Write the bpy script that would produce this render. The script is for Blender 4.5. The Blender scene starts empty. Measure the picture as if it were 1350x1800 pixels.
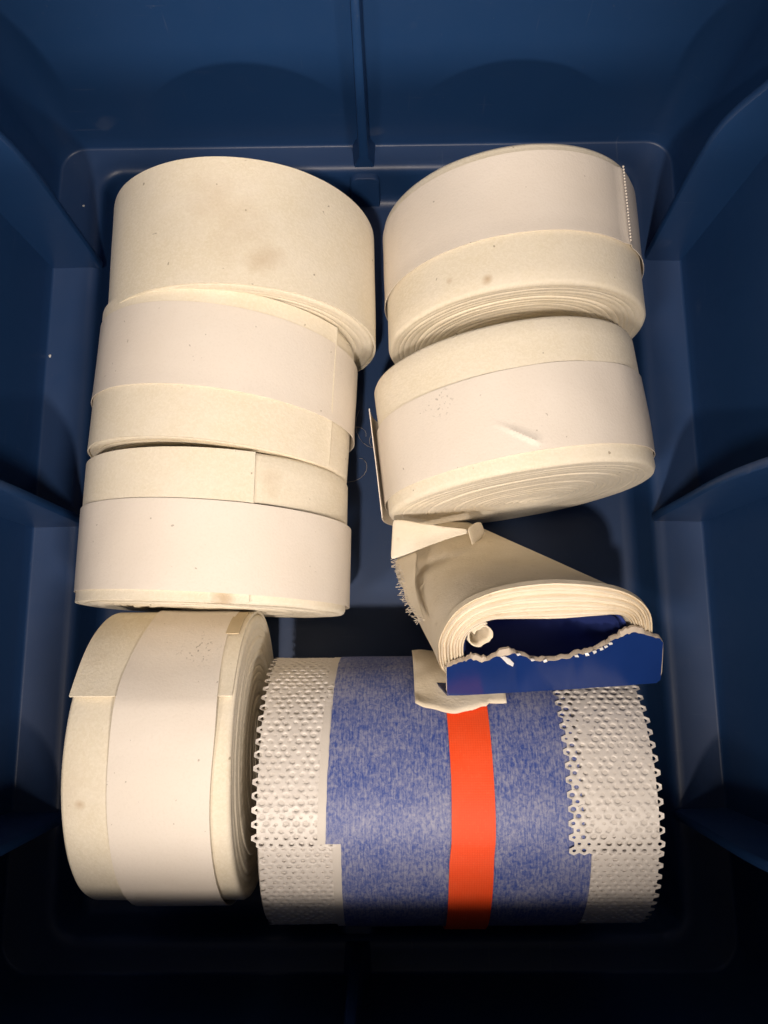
import bpy, bmesh, math, random
import numpy as np
from mathutils import Vector, Matrix, noise
random.seed(7)
S = bpy.context.scene
COL = S.collection
rad = math.radians

# ------------------------------------------------------------------ camera
FPX, PCX, PCY, CAMH = 1351.0, 675.0, 900.0, 0.333
_dn = np.array([15., -250., -FPX]); _dn /= np.linalg.norm(_dn)
_yv = np.array([-54., 7270., -FPX]); _yv -= _dn * _yv.dot(_dn); _yv /= np.linalg.norm(_yv)
_Z = -_dn; _X = np.cross(_yv, _Z)
ROT = np.stack([_X, _yv, _Z], 1)            # world -> camera
cd = bpy.data.cameras.new("camera"); cam = bpy.data.objects.new("camera", cd); COL.objects.link(cam)
M4 = Matrix([list(r) for r in ROT.T]).to_4x4(); M4.translation = (0, 0, CAMH)
cam.matrix_world = M4
cd.sensor_fit = 'VERTICAL'; cd.sensor_height = 24.0; cd.sensor_width = 18.0
cd.lens = FPX / 1800 * 24.0
cd.clip_start = 0.01; cd.clip_end = 50
S.camera = cam

# ------------------------------------------------------------------ light
W = bpy.data.worlds.new("World"); S.world = W; W.use_nodes = True
bg = W.node_tree.nodes['Background']
bg.inputs[0].default_value = (1.0, 0.86, 0.74, 1); bg.inputs[1].default_value = 0.055
def lamp(name, loc, target, size, power, color, kind='AREA', cone=60):
    d = bpy.data.lights.new(name, kind)
    d.energy = power; d.color = color
    if kind == 'AREA': d.shape = 'DISK'; d.size = size
    elif kind == 'SPOT': d.shadow_soft_size = size; d.spot_size = rad(cone); d.spot_blend = 1.0
    else: d.shadow_soft_size = size
    o = bpy.data.objects.new(name, d); COL.objects.link(o)
    o.location = loc
    o.rotation_euler = (Vector(target) - Vector(loc)).to_track_quat('-Z', 'Y').to_euler()
    return o
KEY = (-0.045, -0.30, 0.80)
lamp("key_lamp", KEY, (-.004, .072, .10), 0.016, 16, (1.0, 0.845, 0.695), 'SPOT', 31)
lamp("low_lamp", (-.02, -.90, .628), (-.012, .19, .10), 0.030, 36, (1.0, 0.84, 0.68), 'SPOT', 15)
lamp("side_fill", (.27, -.31, .74), (-.145, .085, .05), 0.06, 14.5, (1.0, 0.87, 0.74), 'SPOT', 34)  # added fill light, brightens the left wall
lamp("side_fill", (-.29, -.31, .74), (.126, .085, .05), 0.06, 11, (1.0, 0.87, 0.74), 'SPOT', 34)  # added fill light, brightens the right wall
S.view_settings.view_transform = 'Standard'; S.view_settings.look = 'None'
S.view_settings.exposure = 0; S.view_settings.gamma = 1

# ------------------------------------------------------------------ helpers
def V(*a): return Vector(a)
def link(name, me, mat, parent=None, smooth=True, kind=None, label=None):
    o = bpy.data.objects.new(name, me); COL.objects.link(o)
    if mat is not None: me.materials.append(mat)
    if smooth:
        for p in me.polygons: p.use_smooth = True
    if parent: o.parent = parent
    if kind: o['kind'] = kind
    if label: o['label'] = label
    return o
def mesh(name, v, f, mat, parent=None, smooth=True, uv=None, kind=None, label=None, sharp=None):
    me = bpy.data.meshes.new(name); me.from_pydata([tuple(p) for p in v], [], f); me.update()
    if uv is not None:
        L = me.uv_layers.new(name='UVMap')
        for lp in me.loops: L.data[lp.index].uv = uv[lp.vertex_index]
    if sharp is not None: 
        me.set_sharp_from_angle(angle=rad(sharp)) if hasattr(me, 'set_sharp_from_angle') else None
    o = link(name, me, mat, parent, smooth, kind, label)
    if sharp is not None and smooth:
        me.set_sharp_from_angle(angle=rad(sharp))
    return o
def from_bm(name, bm, mat, parent=None, smooth=True, sharp=35, kind=None, label=None):
    bmesh.ops.recalc_face_normals(bm, faces=bm.faces)
    me = bpy.data.meshes.new(name); bm.to_mesh(me); bm.free()
    o = link(name, me, mat, parent, smooth, kind, label)
    if smooth: me.set_sharp_from_angle(angle=rad(sharp))
    return o
def thing(name, label, cat, loc=(0, 0, 0), rotz=0.0, group=None):
    o = bpy.data.objects.new(name, None); COL.objects.link(o)
    o.empty_display_size = .02
    o.location = loc; o.rotation_euler = (0, 0, rotz); o['label'] = label; o['category'] = cat
    if group: o['group'] = group
    return o
def ns(x, y, z=0.0): return noise.noise(Vector((x, y, z)))
# construction aid: where a line of sight meets a plane (used to size the soft, irregular pieces)
def sight(px, py): return ROT.T @ np.array([px - PCX, -(py - PCY), -FPX])
EYE = np.array([0, 0, CAMH])
def on_plane(px, py, o, n):
    d = sight(px, py); return EYE + d * (np.dot(np.array(o) - EYE, n) / d.dot(n))

# ------------------------------------------------------------------ materials
class NT:
    def __init__(s, name):
        s.m = bpy.data.materials.new(name); s.m.use_nodes = True
        s.n = s.m.node_tree.nodes; s.l = s.m.node_tree.links
        s.b = s.n['Principled BSDF']
        s.tc = s.n.new('ShaderNodeTexCoord')
    def add(s, t, **kw):
        o = s.n.new(t)
        for k, v in kw.items(): setattr(o, k, v)
        return o
    def put(s, sock, val):
        if hasattr(val, 'is_linked') or isinstance(val, bpy.types.NodeSocket): s.l.new(val, sock)
        else: sock.default_value = val
    def mapping(s, src, scale=(1, 1, 1), rot=(0, 0, 0), loc=(0, 0, 0)):
        mp = s.add('ShaderNodeMapping'); s.l.new(s.tc.outputs[src], mp.inputs[0])
        mp.inputs['Scale'].default_value = scale; mp.inputs['Rotation'].default_value = rot; mp.inputs['Location'].default_value = loc
        return mp.outputs[0]
    def noise(s, vec, scale, detail=3, rough=.55, dist=0):
        o = s.add('ShaderNodeTexNoise'); s.l.new(vec, o.inputs['Vector'])
        o.inputs['Scale'].default_value = scale; o.inputs['Detail'].default_value = detail
        o.inputs['Roughness'].default_value = rough; o.inputs['Distortion'].default_value = dist
        return o.outputs['Fac']
    def ramp(s, fac, stops):
        o = s.add('ShaderNodeValToRGB'); s.l.new(fac, o.inputs[0]); e = o.color_ramp.elements
        while len(e) < len(stops): e.new(.5)
        for i, (p, c) in enumerate(stops):
            e[i].position = p; e[i].color = (c, c, c, 1) if not isinstance(c, tuple) else c
        return o.outputs[0]
    def mix(s, fac, a, b, mode='MIX'):
        o = s.add('ShaderNodeMix', data_type='RGBA', blend_type=mode)
        s.put(o.inputs[0], fac); s.put(o.inputs[6], a); s.put(o.inputs[7], b)
        return o.outputs[2]
    def math(s, op, a, b=0.0, c=0.0):
        o = s.add('ShaderNodeMath', operation=op); s.put(o.inputs[0], a); s.put(o.inputs[1], b); s.put(o.inputs[2], c)
        return o.outputs[0]
    def bump(s, h, strength, dist, normal=None):
        o = s.add('ShaderNodeBump'); s.l.new(h, o.inputs['Height'])
        o.inputs['Strength'].default_value = strength; o.inputs['Distance'].default_value = dist
        if normal is not None: s.l.new(normal, o.inputs['Normal'])
        return o.outputs[0]
    def out(s, color=None, rough=None, normal=None, **kw):
        if color is not None: s.put(s.b.inputs['Base Color'], color)
        if rough is not None: s.put(s.b.inputs['Roughness'], rough)
        if normal is not None: s.l.new(normal, s.b.inputs['Normal'])
        for k, v in kw.items(): s.put(s.b.inputs[k.replace('_', ' ')], v)
        return s.m
def rgb(r, g, b): return (r, g, b, 1)

def stain_mask(t, stains):
    """soft smudges at given object-space points: (point, radius, strength)"""
    tot = None
    vec = t.tc.outputs['Object']
    wob = t.add('ShaderNodeTexNoise'); t.l.new(vec, wob.inputs['Vector']); wob.inputs['Scale'].default_value = 160; wob.inputs['Detail'].default_value = 4
    for p, r, k in stains:
        d = t.add('ShaderNodeVectorMath', operation='DISTANCE'); t.l.new(vec, d.inputs[0]); d.inputs[1].default_value = p
        a = t.math('DIVIDE', d.outputs['Value'], r)
        a = t.math('ADD', a, t.math('MULTIPLY', t.math('SUBTRACT', wob.outputs['Fac'], .5), 1.3))
        a = t.math('SUBTRACT', 1.0, a); a = t.math('MAXIMUM', a, 0.0); a = t.math('MINIMUM', t.math('MULTIPLY', a, k), 1.0)
        tot = a if tot is None else t.math('MAXIMUM', tot, a)
    return tot

def felt(name, base=(.86, .795, .675), stains=(), seed=0.0):
    t = NT(name)
    v = t.mapping('Object', loc=(seed, seed * .7, seed * .3))
    # short matted fibres: three directions of stretched noise
    fib = None
    for i, (rx, ry, rz) in enumerate(((.3, .2, .4), (1.2, .9, 2.1), (2.2, 1.7, 1.0))):
        q = t.mapping('Object', scale=(1000, 1000, 240), rot=(rx, ry, rz), loc=(seed + i, 0, 0))
        n = t.noise(q, 1.0, 2, .5)
        n = t.ramp(n, ((.50, 0.0), (.68, 1.0)))
        fib = n if fib is None else t.math('MAXIMUM', fib, n)
    blotch = t.noise(v, 55, 4, .6)
    fine = t.noise(v, 1100, 3, .6)
    d = (base[0] * .86, base[1] * .84, base[2] * .76); h = tuple(min(.97, x * 1.07) for x in base)
    c = t.mix(t.ramp(blotch, ((.32, 0.0), (.68, 1.0))), rgb(base[0] * .955, base[1] * .935, base[2] * .87), rgb(*base))
    c = t.mix(t.math('MULTIPLY', fib, .6), c, rgb(*h))
    c = t.mix(t.math('MULTIPLY', t.ramp(fine, ((.30, 1.0), (.54, 0.0))), .26), c, rgb(*d))
    # flecks of dirt
    sp = t.noise(v, 330, 1, .5); spm = t.ramp(sp, ((.775, 0.0), (.80, 1.0)))
    c = t.mix(t.math('MULTIPLY', spm, .6), c, rgb(.22, .16, .09))
    if stains:
        c = t.mix(stain_mask(t, stains), c, rgb(.52, .37, .22))
    h = t.math('ADD', t.math('MULTIPLY', fib, .8), t.math('ADD', t.math('MULTIPLY', fine, .8), t.math('MULTIPLY', blotch, 1.0)))
    return t.out(c, .92, t.bump(h, .14, .0004), Sheen_Weight=.1)

def paper(name, base=(.86, .80, .735), specks=(), seed=0.0):
    t = NT(name)
    v = t.mapping('Object', loc=(seed, seed, 0))
    big = t.noise(v, 30, 3, .55); fine = t.noise(v, 1200, 2, .6); mid = t.noise(v, 220, 3, .6)
    c = t.mix(t.ramp(big, ((.3, 0.0), (.7, 1.0))), rgb(base[0] * .965, base[1] * .95, base[2] * .93), rgb(*base))
    c = t.mix(t.math('MULTIPLY', t.ramp(fine, ((.3, 1.0), (.5, 0.0))), .22), c, rgb(base[0] * .86, base[1] * .84, base[2] * .80))
    sp = t.noise(v, 520, 1, .5); c = t.mix(t.math('MULTIPLY', t.ramp(sp, ((.775, 0.0), (.80, 1.0))), .55), c, rgb(.30, .25, .2))
    if specks:
        m = stain_mask(t, specks)
        n2 = t.noise(v, 900, 1, .5)
        m = t.math('MULTIPLY', m, t.ramp(n2, ((.60, 0.0), (.70, 1.0))))
        c = t.mix(m, c, rgb(.16, .13, .10))
    h = t.math('ADD', t.math('MULTIPLY', mid, .5), t.math('MULTIPLY', fine, .5))
    h = t.math('ADD', h, t.math('MULTIPLY', big, 2.0))
    return t.out(c, .62, t.bump(h, .20, .0008))

def blue_plastic(name):
    t = NT(name); v = t.mapping('Object')
    big = t.noise(v, 9, 3, .5); fine = t.noise(v, 1500, 2, .5); mid = t.noise(v, 90, 4, .6)
    c = t.mix(big, rgb(.0105, .044, .140), rgb(.013, .054, .170))
    dust = t.ramp(t.noise(v, 650, 2, .6), ((.70, 0.0), (.80, 1.0)))
    c = t.mix(t.math('MULTIPLY', dust, .10), c, rgb(.30, .30, .30))
    g = t.add('ShaderNodeNewGeometry'); sx = t.add('ShaderNodeSeparateXYZ'); t.l.new(g.outputs['Normal'], sx.inputs[0])
    film = t.ramp(t.noise(v, 35, 4, .6), ((.3, .5), (.7, 1.0)))           # settled dust on what faces up
    c = t.mix(t.math('MULTIPLY', t.math('MULTIPLY', t.math('MAXIMUM', sx.outputs[2], 0.0), film), .045), c, rgb(.34, .30, .28))
    scr = None                                                            # faint scuffs and scratches
    for k, (sc, ro) in enumerate((((900, 40, 40), (.4, .3, .5)), ((40, 1100, 50), (.2, 1.1, .3)), ((45, 40, 1000), (.9, .2, .1)))):
        q = t.noise(t.mapping('Object', scale=sc, rot=ro), 1.0, 1, .5); q = t.ramp(q, ((.73, 0.0), (.77, 1.0)))
        scr = q if scr is None else t.math('MAXIMUM', scr, q)
    area = t.ramp(t.noise(v, 22, 3, .6), ((.48, 0.0), (.66, 1.0)))
    scr = t.math('MULTIPLY', scr, area)
    c = t.mix(t.math('MULTIPLY', scr, .13), c, rgb(.30, .33, .40))
    r = t.math('ADD', .34, t.math('MULTIPLY', mid, .16))
    h = t.math('ADD', t.math('MULTIPLY', fine, .5), t.math('MULTIPLY', mid, .25))
    return t.out(c, r, t.bump(h, .10, .0004), Specular_IOR_Level=.55)

M_BIN = blue_plastic('bin_plastic')
M_PAPER = paper('wrap_paper')
def simple(name, col, rough, spec=.5, bump=0, bscale=600, var=.08, metal=0):
    t = NT(name); v = t.mapping('Object'); n = t.noise(v, bscale, 3, .6); b = t.noise(v, 60, 3, .6)
    c = t.mix(b, rgb(*[x * (1 - var) for x in col]), rgb(*[min(1, x * (1 + var)) for x in col]))
    nb = t.bump(n, bump, .0004) if bump else None
    return t.out(c, rough, nb, Specular_IOR_Level=spec, Metallic=metal)

def mottled_blue():
    t = NT('blue_backing')
    u = t.mapping('UV', scale=(1, 1, 1))
    st = t.noise(t.mapping('UV', scale=(260, 1700, 1)), 1.0, 2, .6)          # fine lines running round the roll
    st2 = t.noise(t.mapping('UV', scale=(300, 2300, 1)), 1.0, 1, .5)
    blob = t.noise(t.mapping('UV', scale=(760, 860, 1)), 1.0, 4, .7, .6)
    big = t.noise(u, 70, 3, .6)
    m = t.math('ADD', t.math('MULTIPLY', blob, .62), t.math('ADD', t.math('MULTIPLY', st, .30), t.math('MULTIPLY', st2, .16)))
    m = t.math('ADD', m, t.math('MULTIPLY', t.math('SUBTRACT', big, .5), .28))
    f = t.ramp(m, ((.43, 0.0), (.53, .40), (.66, 1.0)))
    c = t.mix(f, rgb(.040, .078, .32), rgb(.29, .305, .45))
    return t.out(c, .48, t.bump(m, .25, .0005), Specular_IOR_Level=.4)
def orange_cloth():
    t = NT('orange_tape')
    a = t.add('ShaderNodeTexWave'); t.l.new(t.mapping('UV'), a.inputs[0]); a.bands_direction = 'X'; a.inputs['Scale'].default_value = 430
    b = t.add('ShaderNodeTexWave'); t.l.new(t.mapping('UV'), b.inputs[0]); b.bands_direction = 'Y'; b.inputs['Scale'].default_value = 430
    n = t.noise(t.mapping('UV'), 900, 2, .6)
    w = t.math('ADD', t.math('MULTIPLY', a.outputs['Fac'], .5), t.math('MULTIPLY', b.outputs['Fac'], .5))
    c = t.mix(t.math('MULTIPLY', t.ramp(n, ((.55, 0.0), (.75, 1.0))), .25), rgb(.98, .085, .010), rgb(1.0, .17, .06))
    c = t.mix(t.math('MULTIPLY', t.math('SUBTRACT', 1.0, w), .30), c, rgb(.74, .040, .006))
    fade = t.noise(t.mapping('UV'), 60, 3, .6); c = t.mix(t.math('MULTIPLY', t.ramp(fade, ((.45, 0.0), (.75, 1.0))), .18), c, rgb(.95, .17, .07))
    return t.out(c, .62, t.bump(t.math('ADD', w, n), .2, .0002))
M_NET = simple('mesh_thread', (.73, .69, .66), .38, .5, .15, 900, .05)
M_NETCORE = simple('mesh_under_layers', (.67, .63, .595), .6, .4, .25, 500, .10)
M_MARGIN = simple('band_margin', (.68, .64, .60), .5, .4, .2, 700, .08)
M_BLUEBAND = mottled_blue()
M_ORANGE = orange_cloth()
M_CARD = simple('blue_card', (.008, .030, .155), .2, .5, .04, 300, .12)
M_CARDIN = simple('card_inside', (.030, .050, .22), .5, .4, .05, 300, .15)
M_TORN = simple('torn_card', (.58, .50, .42), .9, .2, .5, 900, .25)
M_FOIL_GLINT = simple('foil_painted_glint', (.88, .88, .90), .35, .6, .3, 500, .05, .2)  # foil chips; pale base colour paints in their bright glints
def cloth(name, base):
    t = NT(name); v = t.mapping('Object')
    a = t.noise(t.mapping('Object', scale=(1, 1, 6)), 260, 3, .6); b = t.noise(v, 40, 4, .6); f = t.noise(v, 1100, 2, .6)
    c = t.mix(t.ramp(b, ((.3, 0.0), (.7, 1.0))), rgb(base[0] * .88, base[1] * .85, base[2] * .78), rgb(*base))
    c = t.mix(t.math('MULTIPLY', t.ramp(t.noise(v, 240, 3, .6), ((.62, 0.0), (.78, 1.0))), .35), c, rgb(base[0] * .55, base[1] * .5, base[2] * .42))
    return t.out(c, .85, t.bump(t.math('ADD', t.math('MULTIPLY', a, .5), f), .35, .0004))
M_CLOTH = cloth('cream_cloth', (.84, .76, .63))
M_CLOTHEND = cloth('cream_cloth_edge', (.86, .78, .66))
M_FLAP_LIT = cloth('white_gauze_lit', (.90, .84, .74))  # white gauze, colour raised to paint in light caught by the flap
M_THREAD = simple('frayed_thread', (.62, .56, .48), .9, .2, 0, 500, .1)

# ------------------------------------------------------------------ the bin
BX0, BX1, BY0, BY1 = -.1485, .1280, -.1170, .2275      # where the walls meet the ledge
LX0, LX1, LY0, LY1 = -.1300, .1095, -.1055, .2165      # inner edge of the ledge
LZ, RIM = .020, .240
bin_ = thing('storage_bin', 'deep blue plastic storage bin with ribbed walls holding all the rolls', 'storage bin')
def rrect(x0, x1, y0, y1, r, z, n=8):
    pts = []
    for cx, cy, a0 in ((x1 - r, y1 - r, 0), (x0 + r, y1 - r, 90), (x0 + r, y0 + r, 180), (x1 - r, y0 + r, 270)):
        for i in range(n + 1):
            a = rad(a0 + 90 * i / n); pts.append((cx + r * math.cos(a), cy + r * math.sin(a), z))
    return pts
def build_shell():
    loops = []
    def ledge(off, z, r=.010): loops.append(rrect(LX0 + off, LX1 - off, LY0 + off, LY1 - off, max(r - off, .003), z))
    def wall(off, z, r=.012): loops.append(rrect(BX0 - off, BX1 + off, BY0 - off, BY1 + off, max(r + off, .004), z))
    loops.append(rrect(LX0 + .06, LX1 - .06, LY0 + .06, LY1 - .06, .01, 0.0))
    ledge(.0095, 0.0); ledge(.0065, .0006); ledge(.0045, .0024); ledge(.0036, .005)          # floor fillet, foot of step
    ledge(.0018, .0150); ledge(.0012, .0176); ledge(.0002, .0192); ledge(-.0018, .0199); ledge(-.0038, LZ)   # rounded edge
    wall(-.0012, LZ + .0001); wall(-.0004, LZ + .0004); wall(0, LZ + .0014); wall(.0003, LZ + .008)
    for k in range(1, 8): wall(.0003 + .0075 * k / 7, LZ + .008 + (RIM - LZ - .008) * k / 7)
    wall(.0085, RIM + .0015); wall(.011, RIM + .0022); wall(.022, RIM + .0022); wall(.0235, RIM + .0012); wall(.0238, RIM - .001)
    wall(.0238, RIM - .014); wall(.0216, RIM - .014); wall(.0214, RIM - .003); wall(.0112, RIM - .003)
    wall(.0106, RIM - .006); wall(.003, LZ); wall(.002, -.004); wall(-.010, -.0045)
    n = len(loops[0]); v = [p for L in loops for p in L]; f = []
    for i in range(len(loops) - 1):
        for j in range(n):
            k = (j + 1) % n; f.append((i * n + j, i * n + k, (i + 1) * n + k, (i + 1) * n + j))
    f.append(tuple(range(n))[::1]); b = (len(loops) - 1) * n; f.append(tuple(b + j for j in reversed(range(n))))
    bm = bmesh.new(); vs = [bm.verts.new(p) for p in v]
    for q in f: bm.faces.new([vs[i] for i in q])
    return from_bm('shell', bm, M_BIN, bin_, sharp=50)
build_shell()
def rib_side(sx, y, inner, th=.0042):
    """gusset standing on the ledge against a side wall; inner = [(x, z)...] of its free edge"""
    wallx = lambda z: (BX0 - .0006 - .0075 * max(0, z - LZ) / (RIM - LZ) - .0012) if sx < 0 else (BX1 + .0006 + .0075 * max(0, z - LZ) / (RIM - LZ) + .0012)
    # smooth the free edge (Catmull-Rom)
    P = [inner[0]] + list(inner) + [inner[-1]]; E = []
    for i in range(1, len(P) - 2):
        for k in range(6):
            t = k / 6; p0, p1, p2, p3 = (np.array(P[i + q]) for q in (-1, 0, 1, 2))
            E.append(.5 * (2 * p1 + (p2 - p0) * t + (2 * p0 - 5 * p1 + 4 * p2 - p3) * t * t + (3 * p1 - p0 - 3 * p2 + p3) * t ** 3))
    E.append(np.array(inner[-1]))
    rows = []
    d = -sx   # direction from wall to bin centre
    for x, z in E:
        w = wallx(z); r = .0012; tx = th * (1 - .18 * (z - LZ) / (RIM - LZ))
        rows.append([(w, y - th * .62, z), (x - d * r * 2, y - tx / 2, z), (x - d * r * .4, y - tx / 2 + r * .35, z), (x, y - tx / 2 + r, z),
                     (x, y + tx / 2 - r, z), (x - d * r * .4, y + tx / 2 - r * .35, z), (x - d * r * 2, y + tx / 2, z), (w, y + th * .62, z)])
    bm = bmesh.new(); R = [[bm.verts.new(p) for p in r] for r in rows]
    for a, b in zip(R, R[1:]):
        for i in range(7): bm.faces.new((a[i], a[i + 1], b[i + 1], b[i]))
    bm.faces.new(R[0]); bm.faces.new(R[-1])
    return from_bm('rib', bm, M_BIN, bin_, sharp=40)
zt = RIM - .004
for y in (.1713, .0552, -.0615):
    rib_side(-1, y, [(-.1272, .0185), (-.1268, .05), (-.1265, .086), (-.1295, .108), (-.1380, .130), (-.149, .155), (-.158, .185)])
    rib_side(1, y, [(.1080 if y < .1 else .1125, .0185), (.1078 if y < .1 else .1108, .05), (.1072 if y < .1 else .1092, .084), (.1100, .106), (.1172, .126), (.128, .152), (.138, .185)])
def rib_end(sy, x, th=.0050):
    wy = lambda z: (BY1 + .0018 + .0075 * max(0, z - LZ) / (RIM - LZ)) if sy > 0 else (BY0 - .0018 - .0075 * max(0, z - LZ) / (RIM - LZ))
    d = -sy; bm = bmesh.new(); R = []
    for i in range(25):
        z = .0165 + (zt - .0165) * i / 24
        e = (LY1 + .0002 if sy > 0 else LY0 - .0002) - d * (.0010 * (z / .1) + (.012 * max(0, (z - (.095 if sy > 0 else .045)) / .06) ** 2))
        fl = 1 + 1.6 * max(0, 1 - (z - .0165) / .006) ** 2
        t2 = th / 2 * fl * (1 - .3 * min(1, z / .12)); r = .0010; w = wy(z)
        R.append([bm.verts.new(p) for p in ((x - t2 * 1.15, w, z), (x - t2, e - d * r * 2, z), (x - t2 + r * .4, e - d * r * .4, z), (x - t2 + r, e, z),
                  (x + t2 - r, e, z), (x + t2 - r * .4, e - d * r * .4, z), (x + t2, e - d * r * 2, z), (x + t2 * 1.15, w, z))])
    for a, b in zip(R, R[1:]):
        for i in range(7): bm.faces.new((a[i], a[i + 1], b[i + 1], b[i]))
    bm.faces.new(R[0]); bm.faces.new(R[-1])
    return from_bm('rib', bm, M_BIN, bin_, sharp=40)
rib_end(1, -.0108); rib_end(-1, -.0140)
def foot_pad(x, sy):
    """upright boss on the step below the end rib, rounded at the top corners"""
    w, h = .0068, .0172; bm = bmesh.new()
    y0 = (LY1 - .0006) if sy > 0 else (LY0 + .0006); d = -sy
    prof = [(-w, -.001)] + [(-w + .0035 * (1 - math.cos(a)), h - .0035 + .0035 * math.sin(a)) for a in np.linspace(0, math.pi / 2, 6)]
    prof += [(-px, pz) for px, pz in reversed(prof)]
    rings = []
    for off, sc in ((-.006, 1.0), (.0022, 1.0), (.0030, .965), (.0034, .90)):
        rings.append([bm.verts.new((x + px * sc, y0 + d * (off + .0035 * (1 - pz / h) * 1.0), max(-.001, pz * (sc * .15 + .85)))) for px, pz in prof])
    n = len(prof)
    for a, b in zip(rings, rings[1:]):
        for i in range(n): bm.faces.new((a[i], a[(i + 1) % n], b[(i + 1) % n], b[i]))
    bm.faces.new(rings[-1]); bm.faces.new(rings[0])
    return from_bm('foot_pad', bm, M_BIN, bin_, sharp=40)
foot_pad(-.0106, 1); foot_pad(-.0140, -1)

# ------------------------------------------------------------------ rolls
# local frame of a roll: axis along Y, resting on z=0, axis height R; phi is measured from the top towards +x
def wob(seed, phi, y, amp):
    return amp * (ns(math.cos(phi) * 1.3 + seed, math.sin(phi) * 1.3, y * 18 + seed) + .35 * ns(math.cos(phi) * 4 + seed * 2, math.sin(phi) * 4, y * 60))
def roll_body(par, R, L, mat, seed, shear=0.0, layers=20, core=(0, 0, .25), depth=.0004, cone=0.0, amp=.0004, name='padding', dish=0.0, NP=144):
    """wound padding: lateral surface, rounded rims and ridged ends that show the windings"""
    rnd = random.Random(seed); rows = []      # (r, y, endflag)
    pitch = R / layers
    def end(sign):
        y0 = L / 2 * sign; out = []
        for j in range(layers):
            ro = R - pitch * j - (.0012 if j == 0 else 0)
            off = rnd.uniform(-1, 1) * depth * (.4 if j == 0 else 1) 
            if j > layers * .7: off += depth * 1.2
            off += -dish * (j / layers)
            cr = y0 + sign * off
            out.append((ro - (pitch * .04 if j else 0), cr - sign * depth * .2)); out.append((ro - pitch * .22, cr)); out.append((ro - pitch * .72, cr)); out.append((ro - pitch * .9, cr - sign * (depth * 1.0)))
        out.append((.0004, y0 - sign * depth * 2))
        return out
    near = end(-1); far = end(1)
    prof = list(reversed(near))
    prof += [(R - .0005, -L / 2 + .0004), (R, -L / 2 + .0014)]
    for k in range(1, 8): prof.append((R, -L / 2 + L * k / 8))
    prof += [(R, L / 2 - .0014), (R - .0005, L / 2 - .0004)] + far
    v = []
    for r, y in prof:
        q = 1 - r / R                                         # 0 at rim .. 1 in the centre
        sq = 1 - (1 - core[2]) * max(0, (q - .35) / .65) ** 1.3       # windings flatten round the collapsed core
        inner = r < R * .985
        for i in range(NP):
            p = 2 * math.pi * i / NP
            w = wob(seed, p, y, amp) if not inner else wob(seed, p, y * .2, amp) * (r / R) + (.0005 * ns(p * 1.2 + r * 300, seed, r * 200) if q > .02 else 0)
            rr = r + w
            yy = y + cone * (R - abs(r)) * (1 if y < 0 else 0)
            if inner: yy += .0006 * (depth / .0008) * ns(math.cos(p) * 2.2 + seed, math.sin(p) * 2.2, r * 420)
            x = rr * math.sin(p) + core[0] * q; z = R + rr * sq * math.cos(p) + core[1] * q
            v.append((x, yy + shear * x, z))
    m = len(prof); f = []
    for a in range(m - 1):
        for i in range(NP):
            k = (i + 1) % NP; f.append((a * NP + i, a * NP + k, (a + 1) * NP + k, (a + 1) * NP + i))
    f.append(tuple(range(NP))); f.append(tuple((m - 1) * NP + i for i in reversed(range(NP))))
    return mesh(name, v, f, mat, par, sharp=55)
def sheet(par, name, R, a0, a1, y0, y1, th, mat, off=.0006, seed=1.0, shear=0.0, na=96, ny=14, fn=None, edge=None, amp=.0004, label=None, ragged=0.0, kind=None):
    """a thin solid sheet lying on the roll between angles a0..a1 (degrees) and y0..y1"""
    v = []; uv = []
    for side in (1, 0):
        for i in range(na + 1):
            p = rad(a0 + (a1 - a0) * i / na)
            e0, e1 = (y0, y1)
            if edge: d0, d1 = edge(math.degrees(p)); e0 += d0; e1 += d1
            if ragged:
                e0 += ragged * ns(p * 25, seed); e1 += ragged * ns(p * 25, seed + 9)
            for j in range(ny + 1):
                y = e0 + (e1 - e0) * j / ny
                r = R + off + wob(seed, p, y, amp) + (th if side else 0)
                if fn: r += fn(math.degrees(p), y)
                x = r * math.sin(p); z = R + r * math.cos(p)
                v.append((x, y + shear * x, z)); uv.append((p * R, y))
    n1 = ny + 1; B = (na + 1) * n1; f = []
    for i in range(na):
        for j in range(ny):
            a, b, c, d = i * n1 + j, (i + 1) * n1 + j, (i + 1) * n1 + j + 1, i * n1 + j + 1
            f.append((a, b, c, d)); f.append((B + d, B + c, B + b, B + a))
    for i in range(na):
        for j in (0, ny):
            a, b = i * n1 + j, (i + 1) * n1 + j
            f.append((a, B + a, B + b, b) if j == 0 else (b, B + b, B + a, a))
    for j in range(ny):
        for i in (0, na):
            a, b = i * n1 + j, i * n1 + j + 1
            f.append((a, b, B + b, B + a) if i == 0 else (a, B + a, B + b, b))
    bm = bmesh.new(); vs = [bm.verts.new(p) for p in v]; bm.verts.index_update()
    for q in f: bm.faces.new([vs[i] for i in q])
    bmesh.ops.recalc_face_normals(bm, faces=bm.faces)
    L = bm.loops.layers.uv.new('UVMap')
    for fc in bm.faces:
        for lp in fc.loops: lp[L].uv = uv[lp.vert.index]
    me = bpy.data.meshes.new(name); bm.to_mesh(me); bm.free()
    o = link(name, me, mat, par, True, kind, label); me.set_sharp_from_angle(angle=rad(35))
    return o
def peel(at, reach, lift):
    """the sheet lifts off towards its free end at angle `at`"""
    return lambda a, y: lift * max(0, 1 - abs(a - at) / reach) ** 2
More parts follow.
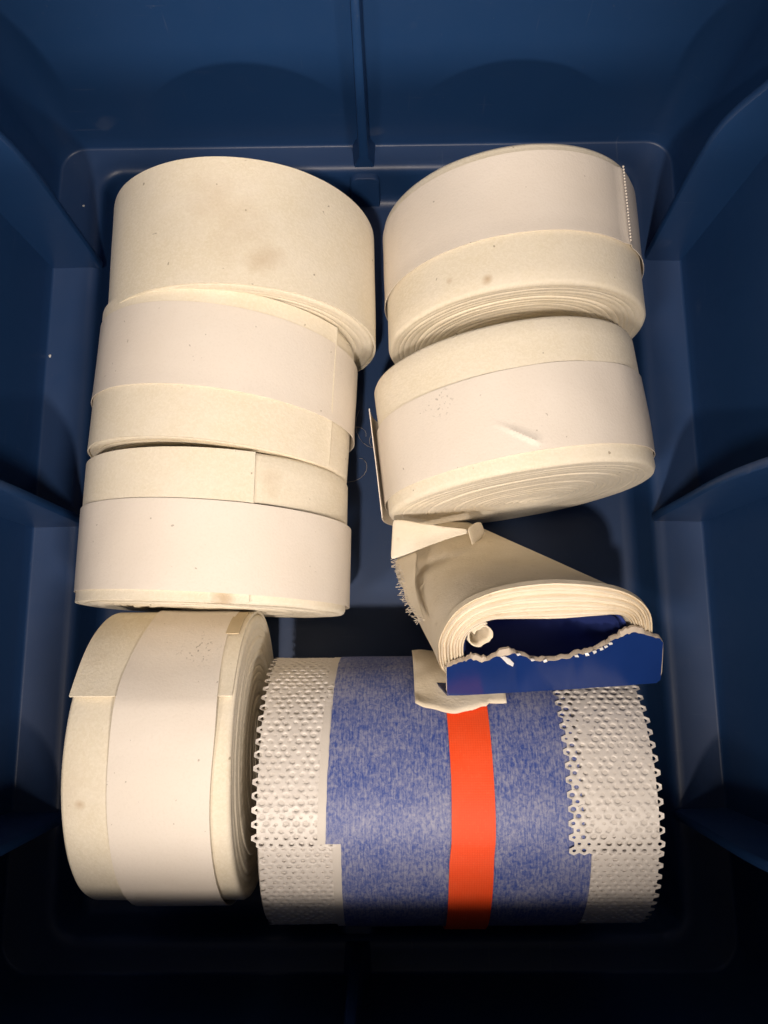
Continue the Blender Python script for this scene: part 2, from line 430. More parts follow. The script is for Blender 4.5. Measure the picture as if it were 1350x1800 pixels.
def tube(name, pts, r, mat, par=None, n=6, kind=None, label=None):
    bm = bmesh.new(); R = []
    for i, p in enumerate(pts):
        p = Vector(p); t = (Vector(pts[min(i + 1, len(pts) - 1)]) - Vector(pts[max(i - 1, 0)])).normalized()
        a = t.orthogonal().normalized(); b = t.cross(a)
        rr = r[i] if isinstance(r, (list, tuple)) else r
        R.append([bm.verts.new(p + a * rr * math.cos(2 * math.pi * k / n) + b * rr * math.sin(2 * math.pi * k / n)) for k in range(n)])
    for a, b in zip(R, R[1:]):
        for k in range(n): bm.faces.new((a[k], a[(k + 1) % n], b[(k + 1) % n], b[k]))
    bm.faces.new(R[0]); bm.faces.new(list(reversed(R[-1])))
    return from_bm(name, bm, mat, par, kind=kind, label=label)
GP = 'cream padding rolls lying in the bin'

# 1 bare roll, far left
R1, L1 = .0500, .0465
r1 = thing('padding_roll', 'bare cream padding roll with brown smudges and no paper band, in the far left corner', 'padding roll', (-.0565, .1425, 0), rad(.3), GP)
F1 = felt('felt_smudged', stains=(((.0143, -.0133, .0979), .0080, .42), ((-.002, .008, .0999), .012, .26), ((.006, -.002, .0995), .016, .2)), seed=1.3)
roll_body(r1, R1, L1, F1, 3, shear=-.035)
sheet(r1, 'outer_wrap', R1, -150, 128, -L1 / 2 + .0004, L1 / 2 - .0004, .0008, F1, .0001, 3, -.035, ny=10)
# 2 banded roll, left column middle
R2, L2 = .0479, .0525
r2 = thing('padding_roll', 'cream padding roll with a wide white paper band, second in the left column', 'padding roll', (-.0630, .0945, 0), rad(-3.2), GP)
F2 = felt('felt_a', seed=4.1)
roll_body(r2, R2, L2, F2, 8, shear=-.04)
sheet(r2, 'outer_wrap', R2, -200, 61, -L2 / 2 + .0003, L2 / 2 - .0003, .0006, F2, .00005, 8, -.04, fn=peel(61, 6, .0005))
sheet(r2, 'paper_band', R2, -178, 178, -.0085, .0202, .00022, M_PAPER, .0008, 8.2, -.055, na=160, fn=lambda a, y: .0010 * max(0, math.sin(rad(a - 30))) ** 4 + .0003 * max(0, (-y - .004) / .005))
# 3 banded roll, left column, in front of roll 2
R3, L3 = .0479, .0495
r3 = thing('padding_roll', 'cream padding roll with low paper band and cut end on top, third on the left', 'padding roll', (-.0648, .0412, 0), rad(-1.1), GP)
F3 = felt('felt_b', stains=(((.0245, .016, .0885), .0055, .28), ((.026, .012, .0885), .004, .25), ((.013, -.0238, .0935), .0045, .8)), seed=9.7)
roll_body(r3, R3, L3, F3, 13, shear=-.02)
sheet(r3, 'outer_wrap', R3, -170, 25, -L3 / 2 + .0003, L3 / 2 - .0003, .0005, F3, .00005, 13, -.02, fn=peel(25, 5, .0004))
sheet(r3, 'paper_band', R3, -178, 178, -.0215, .0075, .00025, paper('wrap_paper_b', (.86, .80, .735), seed=3), .0009, 13.3, -.035, na=160, fn=lambda a, y: .0008 * max(0, math.sin(rad(a + 20))) ** 6)
# 5 stitched-band roll, far right
R5, L5 = .0491, .0520
r5 = thing('padding_roll', 'cream padding roll with a seamed white paper band, in the far right corner', 'padding roll', (.0480, .1452, 0), rad(1.6), GP)
F5 = felt('felt_c', base=(.86, .795, .675), stains=(((-.016, -.0225, .0955), .0022, .8), ((-.0275, -.0195, .089), .0018, .7)), seed=15.2)
roll_body(r5, R5, L5, F5, 21, shear=.045, cone=.02, depth=.00026, layers=24)
P5 = paper('wrap_paper_c', (.86, .80, .735), seed=6)
sheet(r5, 'paper_band', R5, -178, 178, -.0075, .0222, .00025, P5, .0004, 21.2, .05, na=160, fn=lambda a, y: .0012 * max(0, 1 - abs(a - 46) / 3.5) ** 1.5 + .0004 * max(0, (-y - .003) / .0045))
bmS = bmesh.new()                                    # the row of raised perforations along the band's seam
for k in range(25):
    y = -.0062 + .0285 * k / 24; p = rad(45.5); r = R5 + .0022
    m = Matrix.Translation((r * math.sin(p), y + .05 * r * math.sin(p), R5 + r * math.cos(p))) @ Matrix.Diagonal((.00042, .00045, .00042, 1))
    bmesh.ops.create_icosphere(bmS, subdivisions=1, radius=1, matrix=m)
from_bm('seam_stitching', bmS, P5, r5, kind='stuff')
# 4 creased-band roll, right column
R4, L4 = .0495, .0500
r4 = thing('padding_roll', 'tilted cream padding roll with a creased paper band and its coiled end showing', 'padding roll', (.0455, .0820, 0), rad(6.2), GP)
F4 = felt('felt_d', base=(.86, .795, .675), seed=22.4)
roll_body(r4, R4, L4, F4, 34, shear=.03, core=(.006, -.008, .22), depth=.0002, layers=22)
def crease4(a, y):
    # a sharp diagonal tuck in the paper
    s = rad(a) * R4; x0, y0, x1, y1 = -.0140, -.0075, -.0020, -.0166
    dx, dy = x1 - x0, y1 - y0; Ln = math.hypot(dx, dy); t = ((s - x0) * dx + (y - y0) * dy) / Ln ** 2; d = ((s - x0) * dy - (y - y0) * dx) / Ln
    tw = max(0, min(1, t * 2.0)) * max(0, min(1, (1.18 - t) * 5)); w = .0010 + .0022 * max(0, t)
    ridge = max(0, 1 - abs(d) / w) ** 1.6 if d < 0 else max(0, 1 - d / .0010)
    return .00095 * tw * ridge + .0003 * ns(a * .05, y * 60)
P4 = paper('wrap_paper_d', (.86, .80, .735), specks=(((-.029, .0035, .09), .008, .55),), seed=11)
sheet(r4, 'paper_band', R4, -118, 178, -.0195, .0085, .00025, P4, .0004, 34.2, .04, na=300, ny=46, fn=lambda a, y: crease4(a, y) + .0022 * max(0, (-a - 78) / 40) ** 1.4)
sheet(r4, 'paper_tail', R4, -112, -84, -.0245, .0175, .0003, P4, .0012, 35, .05, na=24, fn=lambda a, y: .0017 * max(0, (a + 112) / 28) ** 1.2, edge=lambda a: (.0, .0))
# 6 roll lying across, near left
R6, L6 = .0479, .0505
r6 = thing('padding_roll', 'cream padding roll turned sideways with a white paper band, beside the mesh roll', 'padding roll', (-.0738, -.0330, 0), rad(-90), GP)
F6 = felt('felt_e', base=(.86, .795, .675), stains=(((.010, -.0190, .0946), .0022, .7), ((.005, -.0235, .0945), .012, .16), ((-.030, -.02, .082), .006, .3)), seed=31.0)
# local y -> world +x, local +x -> world near side
roll_body(r6, R6, L6, F6, 55, shear=.0, cone=.10, depth=.00022, layers=18, dish=.0)
sheet(r6, 'outer_wrap', R6, -165, -25, -L6 / 2 + .0002, L6 / 2 - .0006, .0009, F6, .0002, 55, 0, fn=peel(-25, 12, .0008))
sheet(r6, 'paper_band', R6, -178, 178, -.0105, .0195, .00026, paper('wrap_paper_e', (.86, .80, .735), specks=(((-.0335, .012, .082), .008, .8),), seed=17), .0014, 55.2, 0, na=180,
      fn=lambda a, y: .0012 * max(0, 1 - abs(a + 22) / 18) ** 1.2, edge=lambda a: (.0022 * math.exp(-((a + 62) / 22) ** 2), .0012 * math.exp(-((a + 15) / 20) ** 2)))
sheet(r6, 'tab', R6, -78, -54, .0188, .0232, .0004, simple('tan_tab', (.62, .52, .36), .8, .3, .3, 600, .15), .0012, 56, 0, na=10, ny=4)

# ------------------------------------------------------------------ mesh roll with blue band
R7, X7 = .0449, .0188
r7 = thing('mesh_roll', 'large white mesh roll with a mottled blue band and an orange stripe', 'mesh roll', (X7, -.0459, 0), rad(-90))
xa, xb = -.0436 - X7, .0815 - X7          # ends, local y
NR = 140
def net(name, Rn, y0, cols, a, a0, a1, th, seed, fill=(.36, .33), depth=.0006):
    """knitted net: staggered cells, each a rounded hole in a raised hexagon of thread"""
    h = 2 * math.pi / NR; bm = bmesh.new(); cache = {}
    hm = h * Rn
    def vert(u, y, dr):
        key = (round(u * 20000), round(y * 4e6), round(dr * 1e6))
        if key in cache: return cache[key]
        r = Rn + dr + .00022 * ns(u * 3 + seed, y * 90) + .00012 * ns(u * 40, y * 1500, seed)
        uu = u + .004 * ns(u * 6 + seed, y * 220); yy_ = y + .00022 * ns(u * 9, y * 160, seed + 3)
        x = r * math.sin(uu); z = R7 + r * math.cos(uu); y = yy_
        cache[key] = q = bm.verts.new((x, y, z)); return q
    for k in range(NR):
        u0 = k * h
        ud = math.degrees(u0) if u0 <= math.pi else math.degrees(u0) - 360
        if not a0 <= ud <= a1: continue
        for c in range(cols):
            yc = y0 + a * (c + (.5 if k % 2 else 0.0))
            hexo = [(0, 2 / 3), (.25, .5), (.5, 1 / 3), (.5, 0), (.5, -1 / 3), (.25, -.5), (0, -2 / 3), (-.25, -.5), (-.5, -1 / 3), (-.5, 0), (-.5, 1 / 3), (-.25, .5)]
            O = [vert(u0 + dy * h, yc + dx * a, 0.0) for dx, dy in hexo]
            jx, jy = random.uniform(-.03, .03), random.uniform(-.04, .04)
            sc = random.uniform(.62, 1.12)
            I, D = [], []
            for q in range(12):
                t = math.pi / 2 - 2 * math.pi * q / 12
                dx, dy = fill[0] * sc * math.cos(t) + jx, fill[1] * sc * math.sin(t) * 1.15 + jy
                I.append(vert(u0 + dy * h, yc + dx * a, -depth * .25)); D.append(vert(u0 + dy * h * .97, yc + dx * a * .97, -depth))
            for q in range(12):
                r = (q + 1) % 12
                for A, B in ((O, I), (I, D)):
                    try: bm.faces.new((A[q], A[r], B[r], B[q]))
                    except ValueError: pass
    o = from_bm(name, bm, M_NET, r7, sharp=80)
    return o
A7 = .00300
def core_body():
    v = []; f = []; n = 128
    prof = [(.012, xa + .006), (.030, xa + .004), (R7 - .0032, xa + .0018), (R7 - .0008, xa + .0022)] + [(R7 - .0003, xa + .0026 + (xb - xa - .0052) * k / 48) for k in range(49)] + [(R7 - .0008, xb - .0022), (R7 - .0032, xb - .0018), (.030, xb - .004), (.012, xb - .006)]
    for r, y in prof:
        for i in range(n):
            p = 2 * math.pi * i / n; d = p if p < math.pi else p - 2 * math.pi
            r2 = r - .0012 * max(0, min(1, (math.degrees(d) - 9) / 6)) if d > 0 else r
            if .0575 - X7 < y < xb - .0024 and r > R7 - .001: r2 += .0009 * max(0, min(1, (16.5 - math.degrees(d)) / 2)) * min(1, (y - .0575 + X7) / .001)
            v.append((r2 * math.sin(p), y, R7 + r2 * math.cos(p)))
    for a in range(len(prof) - 1):
        for i in range(n):
            k = (i + 1) % n; f.append((a * n + i, a * n + k, (a + 1) * n + k, (a + 1) * n + i))
    f.append(tuple(range(n))); f.append(tuple((len(prof) - 1) * n + i for i in reversed(range(n))))
    mesh('inner_layers', v, f, M_NETCORE, r7, sharp=50)
core_body()
yl0, yl1 = -.0197 - X7, -.0160 - X7       # left edge of the blue band above / below the overlap
yr0, yr1 = .0560 - X7, .0590 - X7
net('mesh_under_layer', R7 - .0010, xa + .0042, 9, A7 * .98, 11, 181, .0006, 3, fill=(.25, .20), depth=.0005)
net('mesh_under_layer', R7 - .0010, yr0 - .001, 9, A7 * .96, 14, 181, .0006, 5, fill=(.25, .16), depth=.0005)
net('mesh_layer', R7 - .0001, xa + .0022, 8, A7, -150, 13.5, .0008, 1, fill=(.26, .26), depth=.00024)
net('mesh_layer', R7 + .00075, .0535 - X7, 9, A7 * 1.0, -150, 17.0, .0008, 2, fill=(.27, .27), depth=.00028)
def slant(a): return (.0009 * (a + 30) / 60, .0022 * (a + 20) / 60)
sheet(r7, 'band_margin', R7, -160, 13.0, yl0 - .0026, yl0 + .002, .0003, M_MARGIN, -.0003, 60, 0, na=90, ny=4, amp=.0002, ragged=.0003, edge=lambda a: (-.0010 * (a + 30) / 50, 0))
sheet(r7, 'band_margin', R7, 12, 178, yl1 - .0026, yl1 + .002, .0003, M_MARGIN, -.0009, 61, 0, na=90, ny=4, amp=.0002, ragged=.0003)
sheet(r7, 'blue_band', R7, 11, 178, yl1, yr1, .0003, M_BLUEBAND, -.0006, 62, 0, na=90, ny=30, amp=.00025, ragged=.00015)
sheet(r7, 'blue_band', R7, -178, 12.5, yl0, yr0, .00045, M_BLUEBAND, -.0001, 62.5, 0, na=100, ny=30, amp=.00025, ragged=.0002,
      edge=lambda a: (-.0010 * (a + 30) / 50, .0010 * (a + 30) / 50 + .0005 * ns(a * .1, 3)))
yo0, yo1 = .0172 - X7, .0300 - X7
kink = lambda a: (.0006 * max(0, 1 - abs(a + 10) / 40) - .0005 * max(0, min(1, (a - 12) / 8)) - .0004, .0003 * max(0, 1 - abs(a - 2) / 40) - .0004 * max(0, min(1, (a - 10) / 8)))
sheet(r7, 'orange_stripe', R7, -120, 172, yo0, yo1, .0005, M_ORANGE, .0006, 62.5, 0, na=150, ny=8, amp=.00025, edge=kink, fn=lambda a, y: -.0004 * max(0, min(1, (a - 13) / 4)))

# ------------------------------------------------------------------ flattened cloth roll in the torn blue carton
cr = thing('flattened_cloth_roll', 'flattened cream cloth roll standing on end inside a torn blue card carton', 'cloth roll', (.030, .040, 0))
crI = Matrix.Translation((-.030, -.040, 0))
def loc(p): return (p[0] - .030, p[1] - .040, p[2])
AX = np.array([.030, -.040, .075]); AX /= np.linalg.norm(AX)       # from the low end up to the open end
EN = np.array([.03, -.62, .78]); EN /= np.linalg.norm(EN)          # normal of the open end
EO = on_plane(972, 1203, (0, 0, .082), np.array([0, 0, 1.]))       # low edge of the card strip
def ep(px, py, lift=0.0): return on_plane(px, py, EO, EN) + EN * lift
def resample(P, n, closed=True):
    P = [np.array(p, float) for p in P]; Q = P + [P[0]] if closed else P
    # Catmull-Rom first, so corners are soft
    D = []
    m = len(P)
    for i in range(m if closed else m - 1):
        g = lambda k: P[k % m] if closed else P[max(0, min(m - 1, k))]
        p0, p1, p2, p3 = g(i - 1), g(i), g(i + 1), g(i + 2)
        for k in range(8):
            t = k / 8; D.append(.5 * (2 * p1 + (p2 - p0) * t + (2 * p0 - 5 * p1 + 4 * p2 - p3) * t * t + (3 * p1 - p0 - 3 * p2 + p3) * t ** 3))
    D.append(D[0] if closed else P[-1])
    s = [0.0]
    for a, b in zip(D, D[1:]): s.append(s[-1] + np.linalg.norm(b - a))
    out = []
    for i in range(n):
        t = s[-1] * i / (n if closed else n - 1); k = max(j for j in range(len(s)) if s[j] <= t + 1e-12); k = min(k, len(D) - 2)
        w = (t - s[k]) / max(1e-12, s[k + 1] - s[k]); out.append(D[k] * (1 - w) + D[k + 1] * w)
    return out
NO = 96
outer = [ep(*p) for p in ((783, 1185), (770, 1140), (778, 1108), (802, 1075), (840, 1051), (900, 1033), (980, 1025), (1060, 1031), (1110, 1046), (1140, 1072), (1147, 1105), (1140, 1150), (1110, 1178), (960, 1192), (850, 1198))]
inner = [ep(*p) for p in ((824, 1172), (816, 1150), (818, 1128), (830, 1110), (852, 1097), (885, 1091), (970, 1090), (1045, 1086), (1086, 1083), (1104, 1090), (1112, 1108), (1106, 1135), (1080, 1155), (960, 1170), (880, 1174))]
Oc, Ic = resample(outer, NO), resample(inner, NO)
# low end: smaller stadium, turned so that its right side sits farther back
cb = np.array([.0205, .0415, .012]); ub = np.array([.92, .30, -.10]); ub /= np.linalg.norm(ub); vb = np.cross(AX, ub); vb /= np.linalg.norm(vb)
Cc = sum(Oc) / NO; ut = Oc[NO * 0] * 0
Bc = []
eu = np.array([1., 0, -EN[0] / EN[2]]); eu /= np.linalg.norm(eu); ev = np.cross(EN, eu)
us = [(p - Cc).dot(eu) for p in Oc]; vs_ = [(p - Cc).dot(ev) for p in Oc]
for a, b in zip(us, vs_):
    Bc.append(cb + ub * (a / max(us) * .0200) + vb * (b / max(vs_) * .0130))
def loft():
    v, f = [], []; rows = []
    T = np.linspace(0, 1, 28)
    for t in T:
        row = []
        for i in range(NO):
            k = t + .10 * math.sin(math.pi * t) ; p = Bc[i] * (1 - k) + Oc[i] * k if k <= 1 else Oc[i]
            d = p - (cb * (1 - t) + Cc * t); d /= np.linalg.norm(d)
            ang = 2 * math.pi * i / NO
            w = .0007 * ns(math.cos(ang) * 2 + 5, math.sin(ang) * 2, t * 3) * (1 - t * .6)
            w -= .0022 * math.exp(-((t - .30 - .20 * (i - 14) / 20) / .035) ** 2) * max(0, 1 - abs(i - 14) / 14)    # diagonal crease
            row.append(p + d * w)
        rows.append(row)
    NL = 9
    cut = [0, .10, .20, .33, .43, .57, .68, .79, .91, 1.0]
    for q in range(NL):                                # the end: windings with grooves between
        off = [-.0004, .0003, -.0002, .0005, 0, .0002, -.0003, .0003, -.0006][q]
        for e, dp in ((.02, -.0017), (.17, -.0001), (.5, .0002), (.83, -.0001), (.98, -.0018)):
            t = cut[q] + e * (cut[q + 1] - cut[q])
            row = []
            for i in range(NO):
                ii = i / NO
                tt = t + (.022 * ns(ii * 7, q * 3.1) if 0 < q < 8 else 0); p = Oc[i] * (1 - tt) + Ic[i] * tt
                row.append(p + EN * (dp + off + .0005 * ns(ii * 9 + q * 3, q * 1.7)))
            rows.append(row)
    for dpt in (.004, .012, .024, .04): rows.append([Ic[i] - AX * dpt for i in range(NO)])
    for row in rows: v += [loc(p) for p in row]
    for a in range(len(rows) - 1):
        for i in range(NO):
            k = (i + 1) % NO; f.append((a * NO + i, a * NO + k, (a + 1) * NO + k, (a + 1) * NO + i))
    f.append(tuple(range(NO))); f.append(tuple((len(rows) - 1) * NO + i for i in range(NO)))
    bm = bmesh.new(); vs = [bm.verts.new(p) for p in v]
    for q in f: bm.faces.new([vs[i] for i in q])
    o = from_bm('cloth_windings', bm, M_CLOTH, cr, sharp=75)
    o.data.materials.append(M_CLOTHEND)
    lo, hi = 28 * NO, (28 + NL * 5) * NO
    for p in o.data.polygons:
        m = min(p.vertices)
        if lo <= m < hi: p.material_index = 1
    return o
loft()
def plate(name, top, bot, th, n, mat, label=None, sharp=40):
    """solid strip between two rows of points; th = vector thickness"""
    bm = bmesh.new(); rows = [[bm.verts.new(loc(p + o)) for p in P] for P, o in ((top, th * 0), (bot, th * 0), (bot, th), (top, th))]
    m = len(top)
    for a in range(4):
        A, B = rows[a], rows[(a + 1) % 4]
        for i in range(m - 1): bm.faces.new((A[i], A[i + 1], B[i + 1], B[i]))
    bm.faces.new([r[0] for r in rows]); bm.faces.new([r[-1] for r in reversed(rows)])
    return from_bm(name, bm, mat, cr, sharp=sharp, label=label)
torn_px = [(784, 1164), (800, 1158), (815, 1153), (826, 1149), (845, 1153), (862, 1147), (880, 1141), (897, 1139), (915, 1144), (945, 1149), (970, 1149), (998, 1144), (1020, 1137), (1040, 1132), (1060, 1123), (1072, 1114), (1090, 1108), (1105, 1102), (1122, 1104), (1140, 1110), (1156, 1114), (1162, 1122)]
low_px = [(785, 1215), (800, 1215), (812, 1214.5), (824, 1214), (842, 1213), (860, 1212), (878, 1211), (896, 1210), (914, 1209), (945, 1207), (970, 1206), (998, 1204), (1020, 1203), (1040, 1201), (1060, 1200), (1075, 1199), (1090, 1198), (1105, 1197), (1122, 1195), (1140, 1194), (1152, 1193), (1158, 1188)]
def dens(P, k=4):
    out = []
    for a, b in zip(P, P[1:]):
        for i in range(k): out.append((a[0] + (b[0] - a[0]) * i / k, a[1] + (b[1] - a[1]) * i / k))
    return out + [P[-1]]
rj = random.Random(5)
tp = [(x + rj.uniform(-.7, .7), y + rj.uniform(-1.6, 1.6)) for x, y in dens(torn_px)]; lp_ = dens(low_px)
bulge = lambda x: .0012 + .0012 * math.sin(math.pi * (x - 780) / 385) + .0006 * ns(x * .02, 1) - .0013 * math.exp(-((x - 912) / 12) ** 2) + .0005 * math.exp(-((x - 884) / 14) ** 2) - .0006 * math.exp(-((x - 1010) / 8) ** 2)
TP = [ep(x, y, bulge(x)) for x, y in tp]; LP = [ep(x, y, .0010) for x, y in lp_]
card = plate('carton_flap', TP, LP, EN * .0007, 0, M_CARD)
# card turned down round the low edge and the right-hand side of the carton
LPd = [p - AX * (.016 + .002 * ns(i * .2, 4)) - ev * .0012 for i, p in enumerate(LP)]
plate('carton_side', [p + EN * .0004 for p in LP], LPd, -ev * .0006, 0, M_CARD)
# torn paper fibres along the edge
tb = [(x + rj.uniform(-1, 1), y - 1.2 - 2.2 * abs(ns(x * .09, 2)) - (7 if 872 < x < 893 else 0) - (5 if 1085 < x < 1128 else 0) - (4 if 825 < x < 850 else 0)) for x, y in tp]
TB = [ep(x, y, bulge(x) - .0008) for x, y in tb]
te = plate('torn_edge', TB, [p + EN * .0001 for p in TP], EN * .0009, 0, M_TORN)
def scrap(name, px, mat, lift, parent):
    P = [ep(x, y, bulge(x) + lift + rj.uniform(0, .0005)) for x, y in px]
    bm = bmesh.new(); a = [bm.verts.new(loc(p)) for p in P]; b = [bm.verts.new(loc(p - EN * .0004)) for p in P]
    bm.faces.new(a); bm.faces.new(list(reversed(b)))
    for i in range(len(a)): bm.faces.new((a[i], b[i], b[(i + 1) % len(a)], a[(i + 1) % len(a)]))
    return from_bm(name, bm, mat, parent, sharp=20)
scrap('foil_shine', [(876, 1142), (884, 1140), (893, 1146), (900, 1154), (898, 1159), (888, 1153)], M_FOIL_GLINT, .0011, card)
for k in range(9):
    x = (905, 928, 950, 1005, 1022, 1036, 1048, 1056, 1064)[k]; y = np.interp(x, [p[0] for p in torn_px], [p[1] for p in torn_px])
    scrap('foil_shine', [(x, y - 1), (x + 6, y - 2.5), (x + 8, y + 1), (x + 2, y + 2.6)], M_FOIL_GLINT, .0011, card)
we = [ep(x, y, .0014) for x, y in ((783, 1166), (784, 1180), (784, 1196), (785, 1207), (786, 1214), (797, 1214.6), (812, 1214), (832, 1213))]
tube('worn_edge', [loc(p) for p in we], [.0002, .0001, .00012, .0003, .00035, .00025, .0002, .00006], M_TORN, card)
we = [ep(x, y, .0014) for x, y in ((1100, 1197), (1125, 1195), (1145, 1193), (1156, 1189), (1160, 1176), (1162, 1150), (1162, 1126))]
tube('worn_edge', [loc(p) for p in we], [.00005, .0001, .00014, .0003, .00015, .00008, .0002], M_TORN, card)
# dark inside of the carton, seen in the hollow
Lc = sum(Ic) / NO
bm = bmesh.new(); rows = []
for dpt, sc in ((.0022, .985), (.0026, .955), (.012, .95), (.026, .94), (.036, .92), (.0362, .86), (.012, .90), (.0032, .925)):
    rows.append([bm.verts.new(loc(Lc + (p - Lc) * sc - AX * dpt)) for p in Ic])
for a, b in zip(rows, rows[1:]):
    for i in range(NO): bm.faces.new((a[i], a[(i + 1) % NO], b[(i + 1) % NO], b[i]))
bm.faces.new(rows[5])
from_bm('carton_lining', bm, M_CARDIN, cr)
# small curl of gauze inside the hollow, left
cx_, cy_ = 850, 1122
def curl():
    bm = bmesh.new(); rows = []
    for s in range(7):
        row = []
        for i in range(40):
            t = i / 39; a = rad(290 - 470 * t); r = 1 - .48 * t
            q = 1 + .16 * math.cos(2 * a + .9) + .10 * ns(a * 1.3, 3); p = ep(cx_ + 25 * r * q * math.cos(a), cy_ + 25 * r * q * math.sin(a) + 4, -.0020 - .0012 * t + .0006 * ns(a * 3, t)) - AX * .0028 * s
            row.append(bm.verts.new(loc(p)))
        rows.append(row)
    for a, b in zip(rows, rows[1:]):
        for i in range(39): bm.faces.new((a[i], a[i + 1], b[i + 1], b[i]))
    o = from_bm('inner_curl', bm, M_CLOTH, cr)
    s = o.modifiers.new('thickness', 'SOLIDIFY'); s.thickness = .00035
    return o
curl()
def patch(name, rows_px, zf, mat, th=.0004, sub=1, parent=cr, lf=loc):
    """soft sheet through rows of sight lines met at heights zf(px, py)"""
    bm = bmesh.new(); R = []
    for row in rows_px:
        R.append([bm.verts.new(lf(on_plane(x, y, (0, 0, zf(x, y)), np.array([0, 0, 1.])))) for x, y in row])
    for a, b in zip(R, R[1:]):
        for i in range(len(a) - 1): bm.faces.new((a[i], a[i + 1], b[i + 1], b[i]))
    o = from_bm(name, bm, mat, parent, sharp=60)
    s = o.modifiers.new('thickness', 'SOLIDIFY'); s.thickness = th; s.offset = 0
    if sub:
        q = o.modifiers.new('smooth', 'SUBSURF'); q.levels = sub; q.render_levels = sub
    return o
# white gauze flap turned over at the low end
def lerp_rows(A, B, n):
    return [[(a[0] + (b[0] - a[0]) * t, a[1] + (b[1] - a[1]) * t) for a, b in zip(A, B)] for t in np.linspace(0, 1, n)]
topE = [(690, 912), (702, 913), (716, 914), (735, 919), (752, 921), (775, 925), (800, 928), (822, 930)]
botE = [(686, 985), (700, 980), (716, 975), (735, 967), (757, 958), (780, 950), (803, 942), (823, 938)]
patch('gauze_flap', lerp_rows(topE, botE, 7), lambda x, y: .058 + .0014 * ns(x * .02, y * .02) + (x - 690) * .00002 + (y - 912) * .00006, M_FLAP_LIT, .0005)
patch('gauze_fold', lerp_rows([(821, 929), (829, 922), (838, 917), (846, 918)], [(832, 967), (838, 958), (846, 945), (853, 935)], 6), lambda x, y: .057 - (x - 822) * .0004 + .0007 * ns(x * .05, y * .05), M_CLOTH, .0006)
# frayed selvedge hanging off the left side
fe_o = [(686, 984), (690, 992), (697, 1006), (700, 1022), (703, 1040), (707, 1055), (714, 1068), (723, 1080), (733, 1092)]
fe_i = [(735, 968), (732, 985), (731, 1000), (730, 1015), (730, 1030), (733, 1045), (737, 1060), (742, 1075), (748, 1092)]
zfr = lambda x, y: .050 + (x - 700) * .00022 + (y - 985) * .00022
ends = []
fo = [(x + (3 if i % 2 else 9), y) for i, (x, y) in enumerate(fe_o)]
patch('frayed_edge', lerp_rows(fo, fe_i, 5), zfr, M_CLOTH, .0004)
bmT = bmesh.new()
for k in range(60):
    t = rj.random() * (len(fe_o) - 1.01); i = int(t); w = t - i
    x = fe_o[i][0] * (1 - w) + fe_o[i + 1][0] * w; y = fe_o[i][1] * (1 - w) + fe_o[i + 1][1] * w
    L = rj.uniform(4, 12); a = rad(rj.uniform(120, 215))
    pts = [(x + 12, y + rj.uniform(-3, 3)), (x + 5, y + rj.uniform(-3, 3)), (x + 5 + L * math.cos(a), y + L * math.sin(a) * .7 + rj.uniform(-2, 2))]
    P = [Vector(loc(on_plane(px, py, (0, 0, zfr(px, py) + .0004), np.array([0, 0, 1.])))) for px, py in pts]
    for p, q in zip(P, P[1:]):
        d = (q - p).normalized(); s1 = d.orthogonal().normalized() * .00012; s2 = d.cross(s1)
        A = [bmT.verts.new(p + c) for c in (s1, s2, -s1, -s2)]; B = [bmT.verts.new(q + c) for c in (s1, s2, -s1, -s2)]
        for j in range(4): bmT.faces.new((A[j], A[(j + 1) % 4], B[(j + 1) % 4], B[j]))
from_bm('loose_threads', bmT, M_THREAD, cr, kind='stuff')
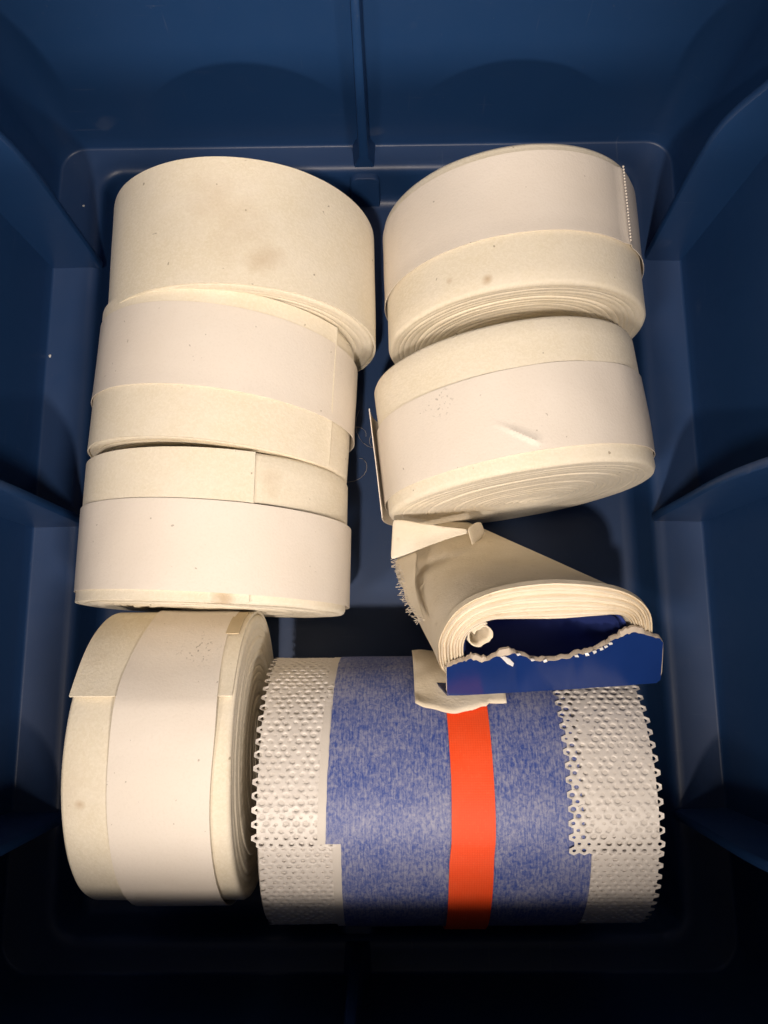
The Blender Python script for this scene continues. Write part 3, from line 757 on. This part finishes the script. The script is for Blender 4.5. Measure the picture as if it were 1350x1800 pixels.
# the cloth's loose tail lying on the mesh roll, under the carton
def tail():
    bm = bmesh.new(); R = []
    x0, x1 = .0070, .0362
    n = 26
    for j in range(n + 1):
        u = j / n; row = []
        x = x0 + (x1 - x0) * u
        aend = -38.5 + 3.0 * math.sin(math.pi * min(1, u * 1.35)) - (1.5 if u > .8 else 0) + .8 * ns(u * 6, 1)
        for i in range(22):
            t = i / 21; a = rad(-82 + (aend + 82) * t)
            r = R7 + .0022 + .0006 * ns(u * 5, t * 4) + .0022 * max(0, t - .86) / .14 * max(0, 1 - u * 2.1) * 1.0
            row.append(bm.verts.new(loc((x, -.0459 - r * math.sin(a), R7 + r * math.cos(a)))))
        R.append(row)
    for a, b in zip(R, R[1:]):
        for i in range(21): bm.faces.new((a[i], a[i + 1], b[i + 1], b[i]))
    o = from_bm('loose_tail', bm, M_CLOTH, cr, sharp=60)
    s = o.modifiers.new('thickness', 'SOLIDIFY'); s.thickness = .0006; s.offset = 1
tail()

# ------------------------------------------------------------------ crumbs and lint
M_CRUMB = simple('white_crumb', (.75, .74, .72), .7, .4, .4, 900, .05)
def crumb(x, y, z, r, label):
    bm = bmesh.new(); bmesh.ops.create_icosphere(bm, subdivisions=2, radius=r)
    for v in bm.verts: v.co *= 1 + .5 * ns(v.co.x * 2500 + x * 900, v.co.y * 2500, v.co.z * 2500); v.co.z *= .6
    o = from_bm('crumb', bm, M_CRUMB, None, sharp=20); o.location = (x, y, z + r * .3)
    o['label'] = label; o['category'] = 'crumb'; o['group'] = 'white crumbs on the ledge'
p = on_plane(88, 626, (0, 0, LZ), np.array([0, 0, 1.])); crumb(p[0], p[1], LZ, .0006, 'tiny white crumb on the left ledge beside the second roll')
p = on_plane(147, 362, (0, 0, LZ), np.array([0, 0, 1.])); crumb(p[0], p[1], LZ, .0005, 'tiny white crumb on the ledge in the far left corner')

bmL = bmesh.new()
lt = thing('lint_threads', 'wisp of fine grey lint threads on the bin floor between the two columns of rolls', 'lint', (-.008, .092, 0))
for k in range(5):
    x0, y0, a0 = -.014 + .003 * k, .086 + .005 * ((k * 2) % 3), k * 1.3
    pts = [(x0 + .0022 * i * math.cos(a0 + .22 * i * (1 if k % 2 else -1)) * .6 + .008, y0 + .0022 * i * math.sin(a0 + .22 * i * (1 if k % 2 else -1)) * .6 - .092, .0006 + .0008 * abs(ns(i * .4, k))) for i in range(14)]
    tube('thread', pts, .00008, M_THREAD, lt, 4)
